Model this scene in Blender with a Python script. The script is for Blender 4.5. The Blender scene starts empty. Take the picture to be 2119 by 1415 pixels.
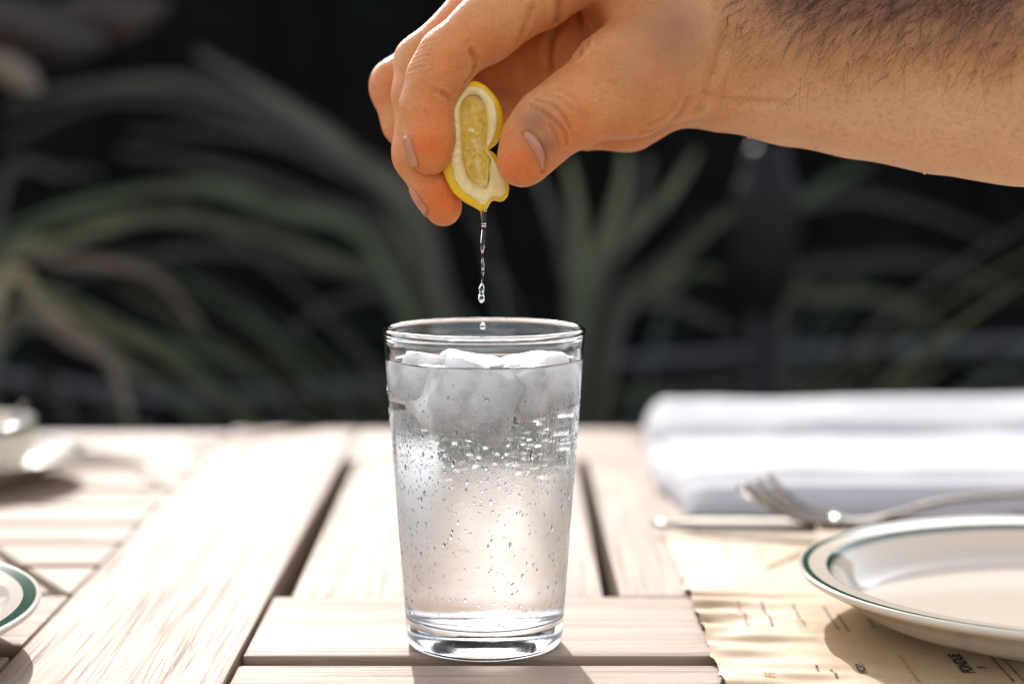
import bpy, bmesh, math, random
import numpy as np
from mathutils import Vector, Matrix, noise as mnoise
from mathutils.bvhtree import BVHTree
from mathutils.kdtree import KDTree

R = math.radians
rnd = random.Random(7)
nrng = np.random.default_rng(7)
scene = bpy.context.scene
col = scene.collection

# ------------------------------------------------------------------ camera
FPX = 4000.0                       # focal length in photo pixels (2119 wide)
CU, CV = 1059.5, 707.5
PITCH = math.atan((CV - 290.0) / FPX)
CAMD, CAMH = 0.78, 0.2061          # distance to the glass, height over the table top
cam_data = bpy.data.cameras.new('camera')
cam = bpy.data.objects.new('camera', cam_data)
col.objects.link(cam)
DEPTH0 = CAMD * math.cos(PITCH) + CAMH * math.sin(PITCH)
CAMX = -(1003.0 - CU) / FPX * DEPTH0
CAM = Vector((CAMX, -CAMD, CAMH))
cam.location = CAM
cam.rotation_euler = (math.pi / 2 - PITCH, 0, 0)
cam_data.sensor_width = 36.0
cam_data.lens = 36.0 * FPX / 2119.0
cam_data.clip_start = 0.02
cam_data.clip_end = 500
cam_data.dof.use_dof = True
cam_data.dof.focus_distance = 0.765
cam_data.dof.aperture_fstop = 3.7
cam_data.dof.aperture_blades = 0
scene.camera = cam

# ------------------------------------------------------------------ sky, sun, exposure
SUN_EL, SUN_AZ = R(28.5), R(-8)      # behind the table, a little to the left
world = bpy.data.worlds.new('World')
scene.world = world
world.use_nodes = True
wn = world.node_tree
sky = wn.nodes.new('ShaderNodeTexSky')
sky.sky_type = 'NISHITA'
sky.sun_disc = False
sky.sun_elevation = SUN_EL
sky.sun_rotation = SUN_AZ
sky.dust_density = 1.5
bg = wn.nodes['Background']
bg.inputs['Strength'].default_value = 0.15
hs = wn.nodes.new('ShaderNodeHueSaturation')
hs.inputs['Saturation'].default_value = 0.42      # hazy summer sky, paler than the clean model
wn.links.new(sky.outputs[0], hs.inputs['Color'])
wn.links.new(hs.outputs[0], bg.inputs[0])
sun_d = bpy.data.lights.new('sun', 'SUN')
sun_d.energy = 2.0
sun_d.angle = R(0.53)
sun_d.color = (1.0, 0.955, 0.915)
sun = bpy.data.objects.new('sun', sun_d)
col.objects.link(sun)
sdir = Vector((math.sin(SUN_AZ) * math.cos(SUN_EL), math.cos(SUN_AZ) * math.cos(SUN_EL), math.sin(SUN_EL)))
sun.rotation_euler = sdir.to_track_quat('Z', 'Y').to_euler()
sun.location = sdir * 5
scene.view_settings.view_transform = 'Standard'
scene.view_settings.look = 'None'
scene.view_settings.gamma = 1.0
scene.view_settings.exposure = 1.5
scene.render.engine = 'CYCLES'
cy = scene.cycles
cy.max_bounces = 18
cy.transmission_bounces = 16
cy.transparent_max_bounces = 16
cy.diffuse_bounces = 4
cy.glossy_bounces = 6
cy.caustics_refractive = True
cy.caustics_reflective = False
cy.blur_glossy = 0.6
cy.sample_clamp_indirect = 25.0
cy.use_denoising = True
try:
    cy.denoiser = 'OPENIMAGEDENOISE'
except Exception:
    pass
try:
    sun_d.cycles.is_caustics_light = True
except Exception:
    pass

# ------------------------------------------------------------------ helpers
cp, sp = math.cos(PITCH), math.sin(PITCH)
def ray(u, v):
    x, y = (u - CU) / FPX, -(v - CV) / FPX
    return Vector((x, cp + y * sp, -sp + y * cp))
def P(u, v, Y):
    d = ray(u, v)
    return CAM + d * ((Y - CAM.y) / d.y)
def T(u, v, z=0.0):
    d = ray(u, v)
    return CAM + d * ((z - CAM.z) / d.z)
def rpx(px, Y):
    return px * (CAMD + Y) / FPX

def tag(o, label=None, cat=None, group=None, kind=None):
    if label: o['label'] = label
    if cat: o['category'] = cat
    if group: o['group'] = group
    if kind: o['kind'] = kind
    return o
def link_mesh(name, me, mat=None, parent=None):
    o = bpy.data.objects.new(name, me)
    col.objects.link(o)
    if mat and not me.materials: me.materials.append(mat)
    if parent: o.parent = parent
    return o
def mesh(name, verts, faces, mat=None, parent=None, smooth=True):
    me = bpy.data.meshes.new(name)
    if isinstance(verts, np.ndarray): verts = verts.tolist()
    if isinstance(faces, np.ndarray): faces = faces.tolist()
    me.from_pydata([tuple(v) for v in verts], [], faces)
    me.update()
    if smooth: me.shade_smooth()
    return link_mesh(name, me, mat, parent)
def empty(name, loc=(0, 0, 0)):
    o = bpy.data.objects.new(name, None)
    o.location = loc
    o.empty_display_size = 0.05
    col.objects.link(o)
    return o
def local(o, parent_loc):
    """vertices were given in world space; keep them there below a moved parent"""
    o.matrix_parent_inverse = Matrix.Translation(-Vector(parent_loc))
    return o
def lathe(prof, n=96, close=False):
    verts, faces = [], []
    for r, z in prof:
        for k in range(n):
            a = 2 * math.pi * k / n
            verts.append((r * math.cos(a), r * math.sin(a), z))
    m = len(prof)
    for i in range(m if close else m - 1):
        j = (i + 1) % m
        for k in range(n):
            k2 = (k + 1) % n
            faces.append((i * n + k, i * n + k2, j * n + k2, j * n + k))
    return verts, faces
def smooth_prof(pts, it=2):
    for _ in range(it):
        q = [pts[0]]
        for a, b in zip(pts[:-1], pts[1:]):
            q.append((a[0] * .75 + b[0] * .25, a[1] * .75 + b[1] * .25))
            q.append((a[0] * .25 + b[0] * .75, a[1] * .25 + b[1] * .75))
        q.append(pts[-1])
        pts = q
    return pts
def spline(pts, n):
    p = [Vector(q) for q in pts]
    p = [p[0] * 2 - p[1]] + p + [p[-1] * 2 - p[-2]]
    out = []
    segs = len(p) - 3
    for i in range(n + 1):
        t = i / n * segs
        s = min(int(t), segs - 1); f = t - s
        a, b, c, d = p[s:s + 4]
        out.append(0.5 * ((2 * b) + (c - a) * f + (2 * a - 5 * b + 4 * c - d) * f * f + (3 * b - a - 3 * c + d) * f ** 3))
    return out
def tube(pts, rad, n=10, caps=True, flat=None):
    """tube along pts; rad list of radii; flat = optional list of (side scale, up scale)"""
    verts, faces = [], []
    up0 = Vector((0, 0, 1))
    for i, p in enumerate(pts):
        t = (pts[min(i + 1, len(pts) - 1)] - pts[max(i - 1, 0)]).normalized()
        s = t.cross(up0)
        if s.length < 1e-4: s = t.cross(Vector((0, 1, 0)))
        s.normalize(); u = s.cross(t)
        fs, fu = flat[i] if flat else (1, 1)
        for k in range(n):
            a = 2 * math.pi * k / n
            verts.append(p + s * (math.cos(a) * rad[i] * fs) + u * (math.sin(a) * rad[i] * fu))
    for i in range(len(pts) - 1):
        for k in range(n):
            k2 = (k + 1) % n
            faces.append((i * n + k, i * n + k2, (i + 1) * n + k2, (i + 1) * n + k))
    if caps:
        faces.append(tuple(range(n - 1, -1, -1)))
        faces.append(tuple(range((len(pts) - 1) * n, len(pts) * n)))
    return verts, faces

# ------------------------------------------------------------------ materials
def newmat(name):
    m = bpy.data.materials.new(name)
    m.use_nodes = True
    nt = m.node_tree
    return m, nt, nt.nodes['Principled BSDF']
class NB:
    def __init__(s, nt): s.nt = nt
    def n(s, t, **kw):
        nd = s.nt.nodes.new(t)
        for k, v in kw.items(): setattr(nd, k, v)
        return nd
    def l(s, a, b): s.nt.links.new(a, b)
    def coord(s, out='Object', scale=(1, 1, 1), add=None):
        tc = s.n('ShaderNodeTexCoord'); mp = s.n('ShaderNodeMapping')
        mp.inputs['Scale'].default_value = scale
        s.l(tc.outputs[out], mp.inputs['Vector'])
        if add is not None: s.l(add, mp.inputs['Location'])
        return mp.outputs[0]
    def noise(s, vec, scale, detail=4, rough=.55, dist=0):
        t = s.n('ShaderNodeTexNoise')
        t.inputs['Scale'].default_value = scale
        t.inputs['Detail'].default_value = detail
        t.inputs['Roughness'].default_value = rough
        t.inputs['Distortion'].default_value = dist
        if vec is not None: s.l(vec, t.inputs['Vector'])
        return t.outputs['Fac']
    def ramp(s, fac, stops, interp='LINEAR'):
        r = s.n('ShaderNodeValToRGB')
        r.color_ramp.interpolation = interp
        e = r.color_ramp.elements
        while len(e) < len(stops): e.new(0.5)
        for el, (p, c) in zip(e, stops):
            el.position = p
            el.color = (*c, 1) if len(c) == 3 else c
        s.l(fac, r.inputs[0])
        return r.outputs[0]
    def mix(s, fac, a, b, blend='MIX'):
        m = s.n('ShaderNodeMix', data_type='RGBA', blend_type=blend)
        for sock, v in ((m.inputs[0], fac), (m.inputs[6], a), (m.inputs[7], b)):
            if hasattr(v, 'is_output'): s.l(v, sock)
            elif isinstance(v, (int, float)): sock.default_value = v
            else: sock.default_value = (*v, 1)
        return m.outputs[2]
    def math(s, op, a, b=0.0, clamp=False):
        m = s.n('ShaderNodeMath', operation=op); m.use_clamp = clamp
        for i, v in enumerate((a, b)):
            if hasattr(v, 'is_output'): s.l(v, m.inputs[i])
            else: m.inputs[i].default_value = v
        return m.outputs[0]
    def bump(s, h, strength, dist, normal=None):
        b = s.n('ShaderNodeBump')
        b.inputs['Strength'].default_value = strength
        b.inputs['Distance'].default_value = dist
        s.l(h, b.inputs['Height'])
        if normal is not None: s.l(normal, b.inputs['Normal'])
        return b.outputs[0]
def G(v): return (v, v, v)

def mat_wood():
    m, nt, b = newmat('weathered_teak'); k = NB(nt)
    info = k.n('ShaderNodeObjectInfo')
    off = k.n('ShaderNodeVectorMath', operation='SCALE'); off.inputs[0].default_value = (13.1, 7.7, 3.3)
    k.l(info.outputs['Random'], off.inputs['Scale'])
    v = k.coord('Object', (1, 1, 1), off.outputs[0])
    st = k.n('ShaderNodeMapping'); st.inputs['Scale'].default_value = (1.6, 34, 34); k.l(v, st.inputs[0])
    st2 = k.n('ShaderNodeMapping'); st2.inputs['Scale'].default_value = (9, 420, 420); k.l(v, st2.inputs[0])
    st3 = k.n('ShaderNodeMapping'); st3.inputs['Scale'].default_value = (2.2, 60, 60); k.l(v, st3.inputs[0])
    broad = k.noise(st.outputs[0], 1.0, 3, .5, .4)
    fine = k.noise(st2.outputs[0], 1.0, 3, .6, .2)
    rings = k.noise(st3.outputs[0], 1.0, 2, .5, 1.2)
    # growth lines: narrow dark bands where the ring field crosses levels
    saw = k.math('FRACT', k.math('MULTIPLY', rings, 6.0))
    line = k.ramp(saw, [(0.0, G(1)), (.07, G(0)), (.93, G(0)), (1.0, G(1))])
    crack = k.ramp(fine, [(.30, G(1)), (.40, G(0))])
    c0 = k.ramp(broad, [(.25, (.235, .158, .112)), (.5, (.30, .210, .148)), (.75, (.36, .272, .210))])
    c1 = k.mix(k.math('MULTIPLY', line, .24), c0, (.11, .065, .035))
    c2 = k.mix(k.math('MULTIPLY', crack, .28), c1, (.10, .062, .038))
    blot = k.noise(v, 7, 3, .5)
    c3 = k.mix(k.ramp(blot, [(.55, G(0)), (.72, G(.35))]), c2, (.21, .145, .095))
    k.l(c3, b.inputs['Base Color'])
    k.l(k.ramp(fine, [(.3, G(.75)), (.7, G(.6))]), b.inputs['Roughness'])
    b.inputs['Specular IOR Level'].default_value = .27
    h = k.math('SUBTRACT', k.math('MULTIPLY', fine, .6), k.math('ADD', k.math('MULTIPLY', line, .35), k.math('MULTIPLY', crack, .5)))
    k.l(k.bump(h, .45, .0012), b.inputs['Normal'])
    return m
def mat_plain(name, c, rough=.5, metal=0, spec=.5, noise_scale=None, var=.15, bump=0, bscale=200, coat=0, trans=0):
    m, nt, b = newmat(name); k = NB(nt)
    b.inputs['Roughness'].default_value = rough
    b.inputs['Metallic'].default_value = metal
    b.inputs['Specular IOR Level'].default_value = spec
    b.inputs['Coat Weight'].default_value = coat
    b.inputs['Base Color'].default_value = (*c, 1)
    v = k.coord()
    if noise_scale:
        f = k.noise(v, noise_scale, 4)
        lo = tuple(max(0, x * (1 - var)) for x in c); hi = tuple(min(1, x * (1 + var)) for x in c)
        k.l(k.ramp(f, [(.3, lo), (.7, hi)]), b.inputs['Base Color'])
    if bump:
        k.l(k.bump(k.noise(v, bscale, 3), bump, .001), b.inputs['Normal'])
    return m
def mat_glass():
    m, nt, b = newmat('clear_glass'); k = NB(nt)
    b.inputs['Base Color'].default_value = (.985, .995, .99, 1)
    b.inputs['Transmission Weight'].default_value = 1
    b.inputs['IOR'].default_value = 1.5
    b.inputs['Roughness'].default_value = 0.0
    return m
def mat_mist():
    m, nt, b = newmat('misted_glass'); k = NB(nt)
    b.inputs['Base Color'].default_value = (.985, .99, .99, 1)
    b.inputs['Transmission Weight'].default_value = 1
    b.inputs['IOR'].default_value = 1.5
    v = k.coord('Object', (1, 1, 1))
    n1 = k.noise(v, 900, 2, .5)
    n2 = k.noise(k.coord('Object', (1, 1, .35)), 60, 4, .6)
    sep = k.n('ShaderNodeSeparateXYZ'); tc = k.n('ShaderNodeTexCoord'); k.l(tc.outputs['Object'], sep.inputs[0])
    zr = k.ramp(k.math('DIVIDE', sep.outputs[2], .132), [(.10, G(.35)), (.22, G(1)), (.50, G(1)), (.60, G(.14)), (.93, G(.05))])
    mask = k.math('MULTIPLY', k.ramp(n2, [(.36, G(.25)), (.6, G(1))]), zr)
    k.l(k.math('MULTIPLY', mask, .24), b.inputs['Roughness'])
    k.l(k.bump(k.math('MULTIPLY', n1, mask), .10, .0005), b.inputs['Normal'])
    return m
def mat_water(name='water', ior=1.333, c=(.99, .995, 1)):
    m, nt, b = newmat(name)
    b.inputs['Base Color'].default_value = (*c, 1)
    b.inputs['Transmission Weight'].default_value = 1
    b.inputs['IOR'].default_value = ior
    b.inputs['Roughness'].default_value = 0
    return m
def mat_ice():
    m, nt, b = newmat('cloudy_ice'); k = NB(nt)
    b.inputs['Base Color'].default_value = (.95, .96, .97, 1)
    b.inputs['IOR'].default_value = 1.31
    b.inputs['Roughness'].default_value = .18
    v = k.coord()
    f = k.noise(v, 70, 4, .6)
    k.l(k.ramp(f, [(.36, G(.38)), (.52, G(.0))]), b.inputs['Transmission Weight'])
    b.inputs['Subsurface Weight'].default_value = 1.0
    b.inputs['Subsurface Radius'].default_value = (1, 1, 1)
    b.inputs['Subsurface Scale'].default_value = .03
    k.l(k.bump(k.noise(v, 160, 3), .5, .001), b.inputs['Normal'])
    return m
def mat_skin():
    m, nt, b = newmat('skin'); k = NB(nt)
    v = k.coord()
    at = k.n('ShaderNodeAttribute', attribute_name='tint')
    sep = k.n('ShaderNodeSeparateColor'); k.l(at.outputs['Color'], sep.inputs[0])
    blot = k.noise(v, 55, 4, .6); fine = k.noise(v, 420, 4, .65)
    base = k.ramp(blot, [(.3, (.62, .265, .090)), (.55, (.70, .325, .118)), (.75, (.75, .385, .155))])
    c1 = k.mix(k.math('MULTIPLY', sep.outputs[0], .9), base, (.80, .165, .028))      # red finger ends and knuckles
    c2 = k.mix(k.math('MULTIPLY', sep.outputs[1], .85), c1, (.27, .105, .065))      # darker patches, and shade painted on the upper forearm
    c2 = k.mix(k.math('MULTIPLY', at.outputs['Alpha'], .7), c2, (.80, .47, .265))    # light from the table painted under the forearm
    c3 = k.mix(k.math('MULTIPLY', sep.outputs[2], .8), c2, (.22, .09, .05))        # creases
    c4 = k.mix(k.ramp(fine, [(.34, G(.30)), (.52, G(0))]), c3, (.42, .17, .07))
    k.l(c4, b.inputs['Base Color'])
    k.l(k.ramp(fine, [(.3, G(.34)), (.7, G(.5))]), b.inputs['Roughness'])
    b.inputs['Subsurface Weight'].default_value = .30
    b.inputs['Subsurface Radius'].default_value = (1, .32, .16)
    b.inputs['Subsurface Scale'].default_value = .005
    b.inputs['Specular IOR Level'].default_value = .3
    vo = k.n('ShaderNodeTexVoronoi'); vo.feature = 'DISTANCE_TO_EDGE'; vo.inputs['Scale'].default_value = 900
    wv = k.n('ShaderNodeVectorMath', operation='ADD'); k.l(v, wv.inputs[0])
    k.l(wv.outputs[0], vo.inputs['Vector'])
    cells = k.ramp(vo.outputs['Distance'], [(0, G(0)), (.12, G(1))])
    wr = k.noise(k.coord('Object', (1, 1, .55)), 330, 3, .6, .8)
    h = k.math('ADD', k.math('MULTIPLY', cells, .35), k.math('ADD', wr, k.math('MULTIPLY', fine, .6)))
    k.l(k.bump(h, .65, .0011), b.inputs['Normal'])
    return m
def mat_ceramic():
    m, nt, b = newmat('cream_glazed_china'); k = NB(nt)
    tc = k.n('ShaderNodeTexCoord'); sep = k.n('ShaderNodeSeparateXYZ'); k.l(tc.outputs['Object'], sep.inputs[0])
    at = k.n('ShaderNodeAttribute', attribute_name='band')
    g = k.noise(tc.outputs['Object'], 260, 3)
    green = k.ramp(g, [(.35, (.012, .05, .03)), (.65, (.03, .085, .055))])
    c = k.mix(at.outputs['Fac'], (.60, .525, .43), green)
    k.l(c, b.inputs['Base Color'])
    b.inputs['Roughness'].default_value = .12
    b.inputs['Coat Weight'].default_value = .1
    b.inputs['Coat Roughness'].default_value = .05
    return m
def mat_leaf(name, c, var=.35, trans=.25):
    m, nt, b = newmat(name); k = NB(nt)
    info = k.n('ShaderNodeObjectInfo')
    f = k.noise(k.coord('Object', (1, 1, 1)), 14, 4)
    lo = tuple(x * (1 - var) for x in c); hi = tuple(min(1, x * (1 + var)) for x in c)
    c0 = k.ramp(f, [(.3, lo), (.7, hi)])
    c1 = k.mix(k.math('MULTIPLY', info.outputs['Random'], .5), c0, (c[0] * 1.2, c[1] * .95, c[2] * .9))
    k.l(c1, b.inputs['Base Color'])
    b.inputs['Roughness'].default_value = .5
    tr = k.n('ShaderNodeBsdfTranslucent'); k.l(c1, tr.inputs[0])
    mx = k.n('ShaderNodeMixShader'); mx.inputs[0].default_value = trans
    k.l(b.outputs[0], mx.inputs[1]); k.l(tr.outputs[0], mx.inputs[2])
    k.l(mx.outputs[0], nt.nodes['Material Output'].inputs[0])
    return m
def mat_paper():
    m, nt, b = newmat('kraft_paper'); k = NB(nt)
    v = k.coord()
    f = k.noise(v, 90, 5, .7); f2 = k.noise(k.coord('Object', (1, 3, 1)), 900, 2)
    c = k.ramp(f, [(.3, (.50, .345, .195)), (.7, (.57, .405, .24))])
    c = k.mix(k.ramp(f2, [(.30, G(.35)), (.42, G(0))]), c, (.38, .23, .10))
    k.l(c, b.inputs['Base Color'])
    b.inputs['Roughness'].default_value = .55
    b.inputs['Specular IOR Level'].default_value = .45
    k.l(k.bump(f, .2, .0006), b.inputs['Normal'])
    tr = k.n('ShaderNodeBsdfTranslucent'); k.l(c, tr.inputs[0])
    mx = k.n('ShaderNodeMixShader'); mx.inputs[0].default_value = .12
    k.l(b.outputs[0], mx.inputs[1]); k.l(tr.outputs[0], mx.inputs[2])
    k.l(mx.outputs[0], nt.nodes['Material Output'].inputs[0])
    return m
def mat_cloth():
    m, nt, b = newmat('white_cotton'); k = NB(nt)
    v = k.coord()
    w1 = k.n('ShaderNodeTexWave'); w1.inputs['Scale'].default_value = 400; k.l(v, w1.inputs[0])
    f = k.noise(v, 30, 4)
    k.l(k.ramp(f, [(.3, (.37, .352, .352)), (.7, (.42, .40, .40))]), b.inputs['Base Color'])
    b.inputs['Roughness'].default_value = .85
    b.inputs['Sheen Weight'].default_value = .3
    k.l(k.bump(w1.outputs['Fac'], .25, .0005), b.inputs['Normal'])
    return m
M = dict(
    wood=mat_wood(), glass=mat_mist(), rimglass=mat_glass(), water=mat_water(), drop=mat_water('condensed_water', 1.333),
    juice=mat_water('lemon_juice', 1.34, (1, .99, .95)), ice=mat_ice(), skin=mat_skin(), china=mat_ceramic(),
    nail=mat_plain('fingernail', (.52, .215, .125), .35, noise_scale=200, var=.12, spec=.3),
    hair=mat_plain('dark_hair', (.060, .026, .016), .45, noise_scale=300),
    rind=None, paper=mat_paper(), cloth=mat_cloth(),
    steel=mat_plain('polished_steel', (.19, .165, .135), .12, metal=1, noise_scale=120, var=.06, bump=.05),
    ink=mat_plain('black_ink', (.025, .02, .018), .7, noise_scale=900),
    orange_ink=mat_plain('orange_ink', (.42, .13, .02), .7, noise_scale=900),
    soil=mat_plain('dark_soil', (.020, .016, .012), .95, spec=.1, noise_scale=6, var=.5, bump=.8, bscale=30),
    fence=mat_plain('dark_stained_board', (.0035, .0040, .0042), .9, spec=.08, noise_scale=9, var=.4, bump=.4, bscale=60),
    iron=mat_plain('dark_iron', (.004, .0035, .0035), .5, spec=.2, noise_scale=30, var=.3, bump=.3, bscale=90),
    hose=mat_plain('grey_rubber', (.05, .047, .055), .5, noise_scale=30),
    grass=mat_leaf('grass_blade_green', (.054, .066, .032)), grass2=mat_leaf('grass_blade_grey', (.038, .042, .034)),
    dry=mat_leaf('grass_blade_dry', (.155, .125, .085)), deadleaf=mat_leaf('dry_brown_leaf', (.014, .008, .007)),
    leg=mat_plain('table_leg_wood', (.30, .22, .15), .6, noise_scale=12),
)
def mat_lemon():
    m, nt, b = newmat('lemon_rind'); k = NB(nt)
    v = k.coord()
    f = k.noise(v, 60, 3)
    k.l(k.ramp(f, [(.3, (.78, .43, .006)), (.7, (.88, .58, .012))]), b.inputs['Base Color'])
    b.inputs['Roughness'].default_value = .28
    b.inputs['Subsurface Weight'].default_value = .2
    b.inputs['Subsurface Radius'].default_value = (1, .7, .1)
    b.inputs['Subsurface Scale'].default_value = .003
    vo = k.n('ShaderNodeTexVoronoi'); vo.inputs['Scale'].default_value = 650; k.l(v, vo.inputs['Vector'])
    k.l(k.bump(vo.outputs['Distance'], .35, .0008), b.inputs['Normal'])
    M['rind'] = m
    m, nt, b = newmat('lemon_pith'); k = NB(nt)
    v = k.coord()
    f = k.noise(v, 220, 4, .6)
    k.l(k.ramp(f, [(.3, (.80, .58, .22)), (.7, (.86, .69, .34))]), b.inputs['Base Color'])
    b.inputs['Roughness'].default_value = .4
    b.inputs['Subsurface Weight'].default_value = .5
    b.inputs['Subsurface Radius'].default_value = (1, .85, .45)
    b.inputs['Subsurface Scale'].default_value = .003
    k.l(k.bump(f, .4, .0007), b.inputs['Normal'])
    M['pith'] = m
    m, nt, b = newmat('lemon_pulp'); k = NB(nt)
    v = k.coord()
    f = k.noise(v, 240, 4, .65, .6)
    k.l(k.ramp(f, [(.3, (.68, .42, .05)), (.5, (.80, .56, .11)), (.7, (.86, .68, .25))]), b.inputs['Base Color'])
    b.inputs['Roughness'].default_value = .18
    b.inputs['Subsurface Weight'].default_value = .6
    b.inputs['Subsurface Radius'].default_value = (1, .8, .25)
    b.inputs['Subsurface Scale'].default_value = .006
    b.inputs['Coat Weight'].default_value = .5
    k.l(k.bump(f, .6, .0012), b.inputs['Normal'])
    M['pulp'] = m
mat_lemon()

# ------------------------------------------------------------------ ground
GZ = -0.74
tag(mesh('ground', [(-60, -60, GZ), (60, -60, GZ), (60, 60, GZ), (-60, 60, GZ)], [(0, 1, 2, 3)], M['soil'], smooth=False), kind='structure')

# ------------------------------------------------------------------ fence behind the planting
FY = 2.05
fence = empty('timber_fence', (0, FY, GZ))
tag(fence, 'dark stained board fence standing behind the arching grasses', 'fence')
def box_mesh(name, sx, sy, sz, bev=.003, seg=2):
    bm = bmesh.new()
    bmesh.ops.create_cube(bm, size=1)
    for v in bm.verts: v.co = Vector((v.co.x * sx, v.co.y * sy, v.co.z * sz))
    if bev: bmesh.ops.bevel(bm, geom=bm.edges[:], offset=bev, segments=seg, affect='EDGES', profile=.6)
    me = bpy.data.meshes.new(name); bm.to_mesh(me); bm.free()
    return me
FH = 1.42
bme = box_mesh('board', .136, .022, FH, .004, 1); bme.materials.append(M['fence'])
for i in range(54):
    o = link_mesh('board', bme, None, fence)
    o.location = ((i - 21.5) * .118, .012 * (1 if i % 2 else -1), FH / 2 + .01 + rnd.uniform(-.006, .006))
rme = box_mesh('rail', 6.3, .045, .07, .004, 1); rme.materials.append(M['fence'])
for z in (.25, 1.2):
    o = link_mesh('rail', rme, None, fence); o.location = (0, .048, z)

# ------------------------------------------------------------------ table
table = empty('outdoor_table', (0, 0.12, GZ))
tag(table, 'weathered grey teak table of long and crosswise planks in bright sun', 'table')
TH = .022
def plank(x0, x1, y0, y1, along, z1=0.0, th=TH, name='plank', cut=None):
    """board with rounded edges; its local X runs along the grain"""
    g = .0004
    L, W = (x1 - x0, y1 - y0) if along == 'x' else (y1 - y0, x1 - x0)
    me = box_mesh(name, L - 2 * g, W - 2 * g, th, .0016, 2)
    o = link_mesh(name, me, M['wood'])
    o.parent = table
    o.location = Vector(((x0 + x1) / 2, (y0 + y1) / 2, z1 - th / 2)) - table.location
    if along == 'y': o.rotation_euler.z = math.pi / 2
    mod = None
    return o
def cut_plank(x0, x1, y0, y1, z1):
    a, b = T(-5, 1140), T(138, 1233)
    def xl(y): return a.x + (b.x - a.x) * (y - a.y) / (b.y - a.y)
    g = .0022
    for poly in ([(x0, y0), (xl(y0) - g, y0), (xl(y1) - g, y1), (x0, y1)], [(xl(y0) + g, y0), (x1, y0), (x1, y1), (xl(y1) + g, y1)]):
        c = Vector((sum(p[0] for p in poly) / 4, sum(p[1] for p in poly) / 4, z1 - TH / 2))
        bm = bmesh.new()
        lo = [bm.verts.new((x - c.x, y - c.y, -TH / 2)) for x, y in poly]; hi = [bm.verts.new((x - c.x, y - c.y, TH / 2)) for x, y in poly]
        bm.faces.new(lo[::-1]); bm.faces.new(hi)
        for k_ in range(4): bm.faces.new((lo[k_], lo[(k_ + 1) % 4], hi[(k_ + 1) % 4], hi[k_]))
        bmesh.ops.bevel(bm, geom=bm.edges[:], offset=.0014, segments=2, affect='EDGES')
        me = bpy.data.meshes.new('plank'); bm.to_mesh(me); bm.free()
        o = link_mesh('plank', me, M['wood'], table); o.location = c - table.location
def yat(v): return T(CU, v).y
XA0, XA1 = -.1890, -.0985                  # long frame plank
YB = yat(887)                              # far edge of the table
YF = -.62                                  # front edge (out of frame)
plank(XA0, XA1, YF, YB - .002, 'y', .0006)
# far cross board + planks running away, right of the frame plank
yc = yat(951)
ym = yat(1233)
plank(XA1 + .0005, .62, yc, YB, 'x', 0)
plank(XA1 + .0085, .0535, ym + .0012, yc - .001, 'y', -.0008)
plank(.0600, .2000, ym + .0012, yc - .001, 'y', -.0002)
plank(.2060, .3500, ym + .0012, yc - .001, 'y', -.0006)
plank(.3560, .5000, ym + .0012, yc - .001, 'y', -.0002)
plank(.5060, .62, ym + .0012, yc - .001, 'y', -.0006)
# cross slats in front
yg0, yg1 = yat(1356), yat(1372)
plank(XA1 + .001, .62, yg0, ym, 'x', 0)
ys = yg1
for i in range(5):
    plank(XA1 + .001, .62, ys - .100, ys, 'x', rnd.uniform(-.0006, .0004)); ys -= .108
# left field of slats
cuts = [yat(v) for v in (946, 976, 1008, 1044, 1082, 1121, 1168, 1228, 1340)]
plank(-.95, XA0 - .001, cuts[0] + .003, YB - .008, 'x', -.001)
for i in range(len(cuts) - 1):
    gap = .0045 if i != 6 else .0045
    top = cuts[i] - .0015
    bot = cuts[i + 1] + (.004 if i != 7 else .006)
    if i in (5, 6):
        cut_plank(-.95, XA0 - .001, bot, top, rnd.uniform(-.0012, 0))
    else:
        plank(-.95, XA0 - .001, bot, top, 'x', rnd.uniform(-.0012, 0))
ys = cuts[-1] - .012
for i in range(4):
    plank(-.95, XA0 - .001, ys - .095, ys, 'x', rnd.uniform(-.0006, 0)); ys -= .103
# legs and rails below
for x in (-.88, .55):
    for y in (-.52, YB - .10):
        me = box_mesh('leg', .06, .06, .74 - TH - .001, .004)
        o = link_mesh('leg', me, M['leg'], table)
        o.location = Vector((x, y, GZ + (.74 - TH - .001) / 2)) - table.location
for y in (-.53, YB - .09):
    me = box_mesh('rail', 1.36, .03, .06, .003)
    o = link_mesh('rail', me, M['leg'], table); o.location = Vector((-.165, y, -TH - .035)) - table.location
for x in (-.56, .30):
    me = box_mesh('rail', .03, 1.0, .05, .003)
    o = link_mesh('rail', me, M['leg'], table); o.location = Vector((x, .02, -TH - .032)) - table.location

# ------------------------------------------------------------------ tumbler, water, ice
GH = T(1003, 672, 0)  # placeholder to keep P/T in one place
GH = P(1003, 672, 0).z
RT, RB = .0411, .0318
def r_out(z): return RB + (RT - RB) * (z / GH)
WALL = .0022
BASE = .0115
outer = [(0.0001, .0022), (.020, .0020), (.0265, .0004), (.0285, 0.0), (.0305, .0006), (.0316, .0022), (r_out(.006), .006)]
for i in range(1, 26): outer.append((r_out(.006 + (GH - .0078) * i / 25 * .985), .006 + (GH - .0078) * i / 25 * .985))
zt = outer[-1][1]
rim = [(r_out(zt) + .0003, zt + .0012), (r_out(zt) + .0001, zt + .0022), (r_out(zt) - .0011, zt + .0028), (r_out(zt) - .0022, zt + .0022), (r_out(zt) - .0025, zt + .0010)]
inner = []
for i in range(25, -1, -1):
    z = BASE + .004 + (zt - BASE - .004) * i / 25
    inner.append((r_out(z) - WALL, z))
inner += [(r_out(BASE) - WALL - .0012, BASE + .0012), (r_out(BASE) - WALL - .005, BASE), (.012, BASE - .0002), (.0001, BASE - .0002)]
v, f = lathe(outer + rim + inner, 128)
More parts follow.
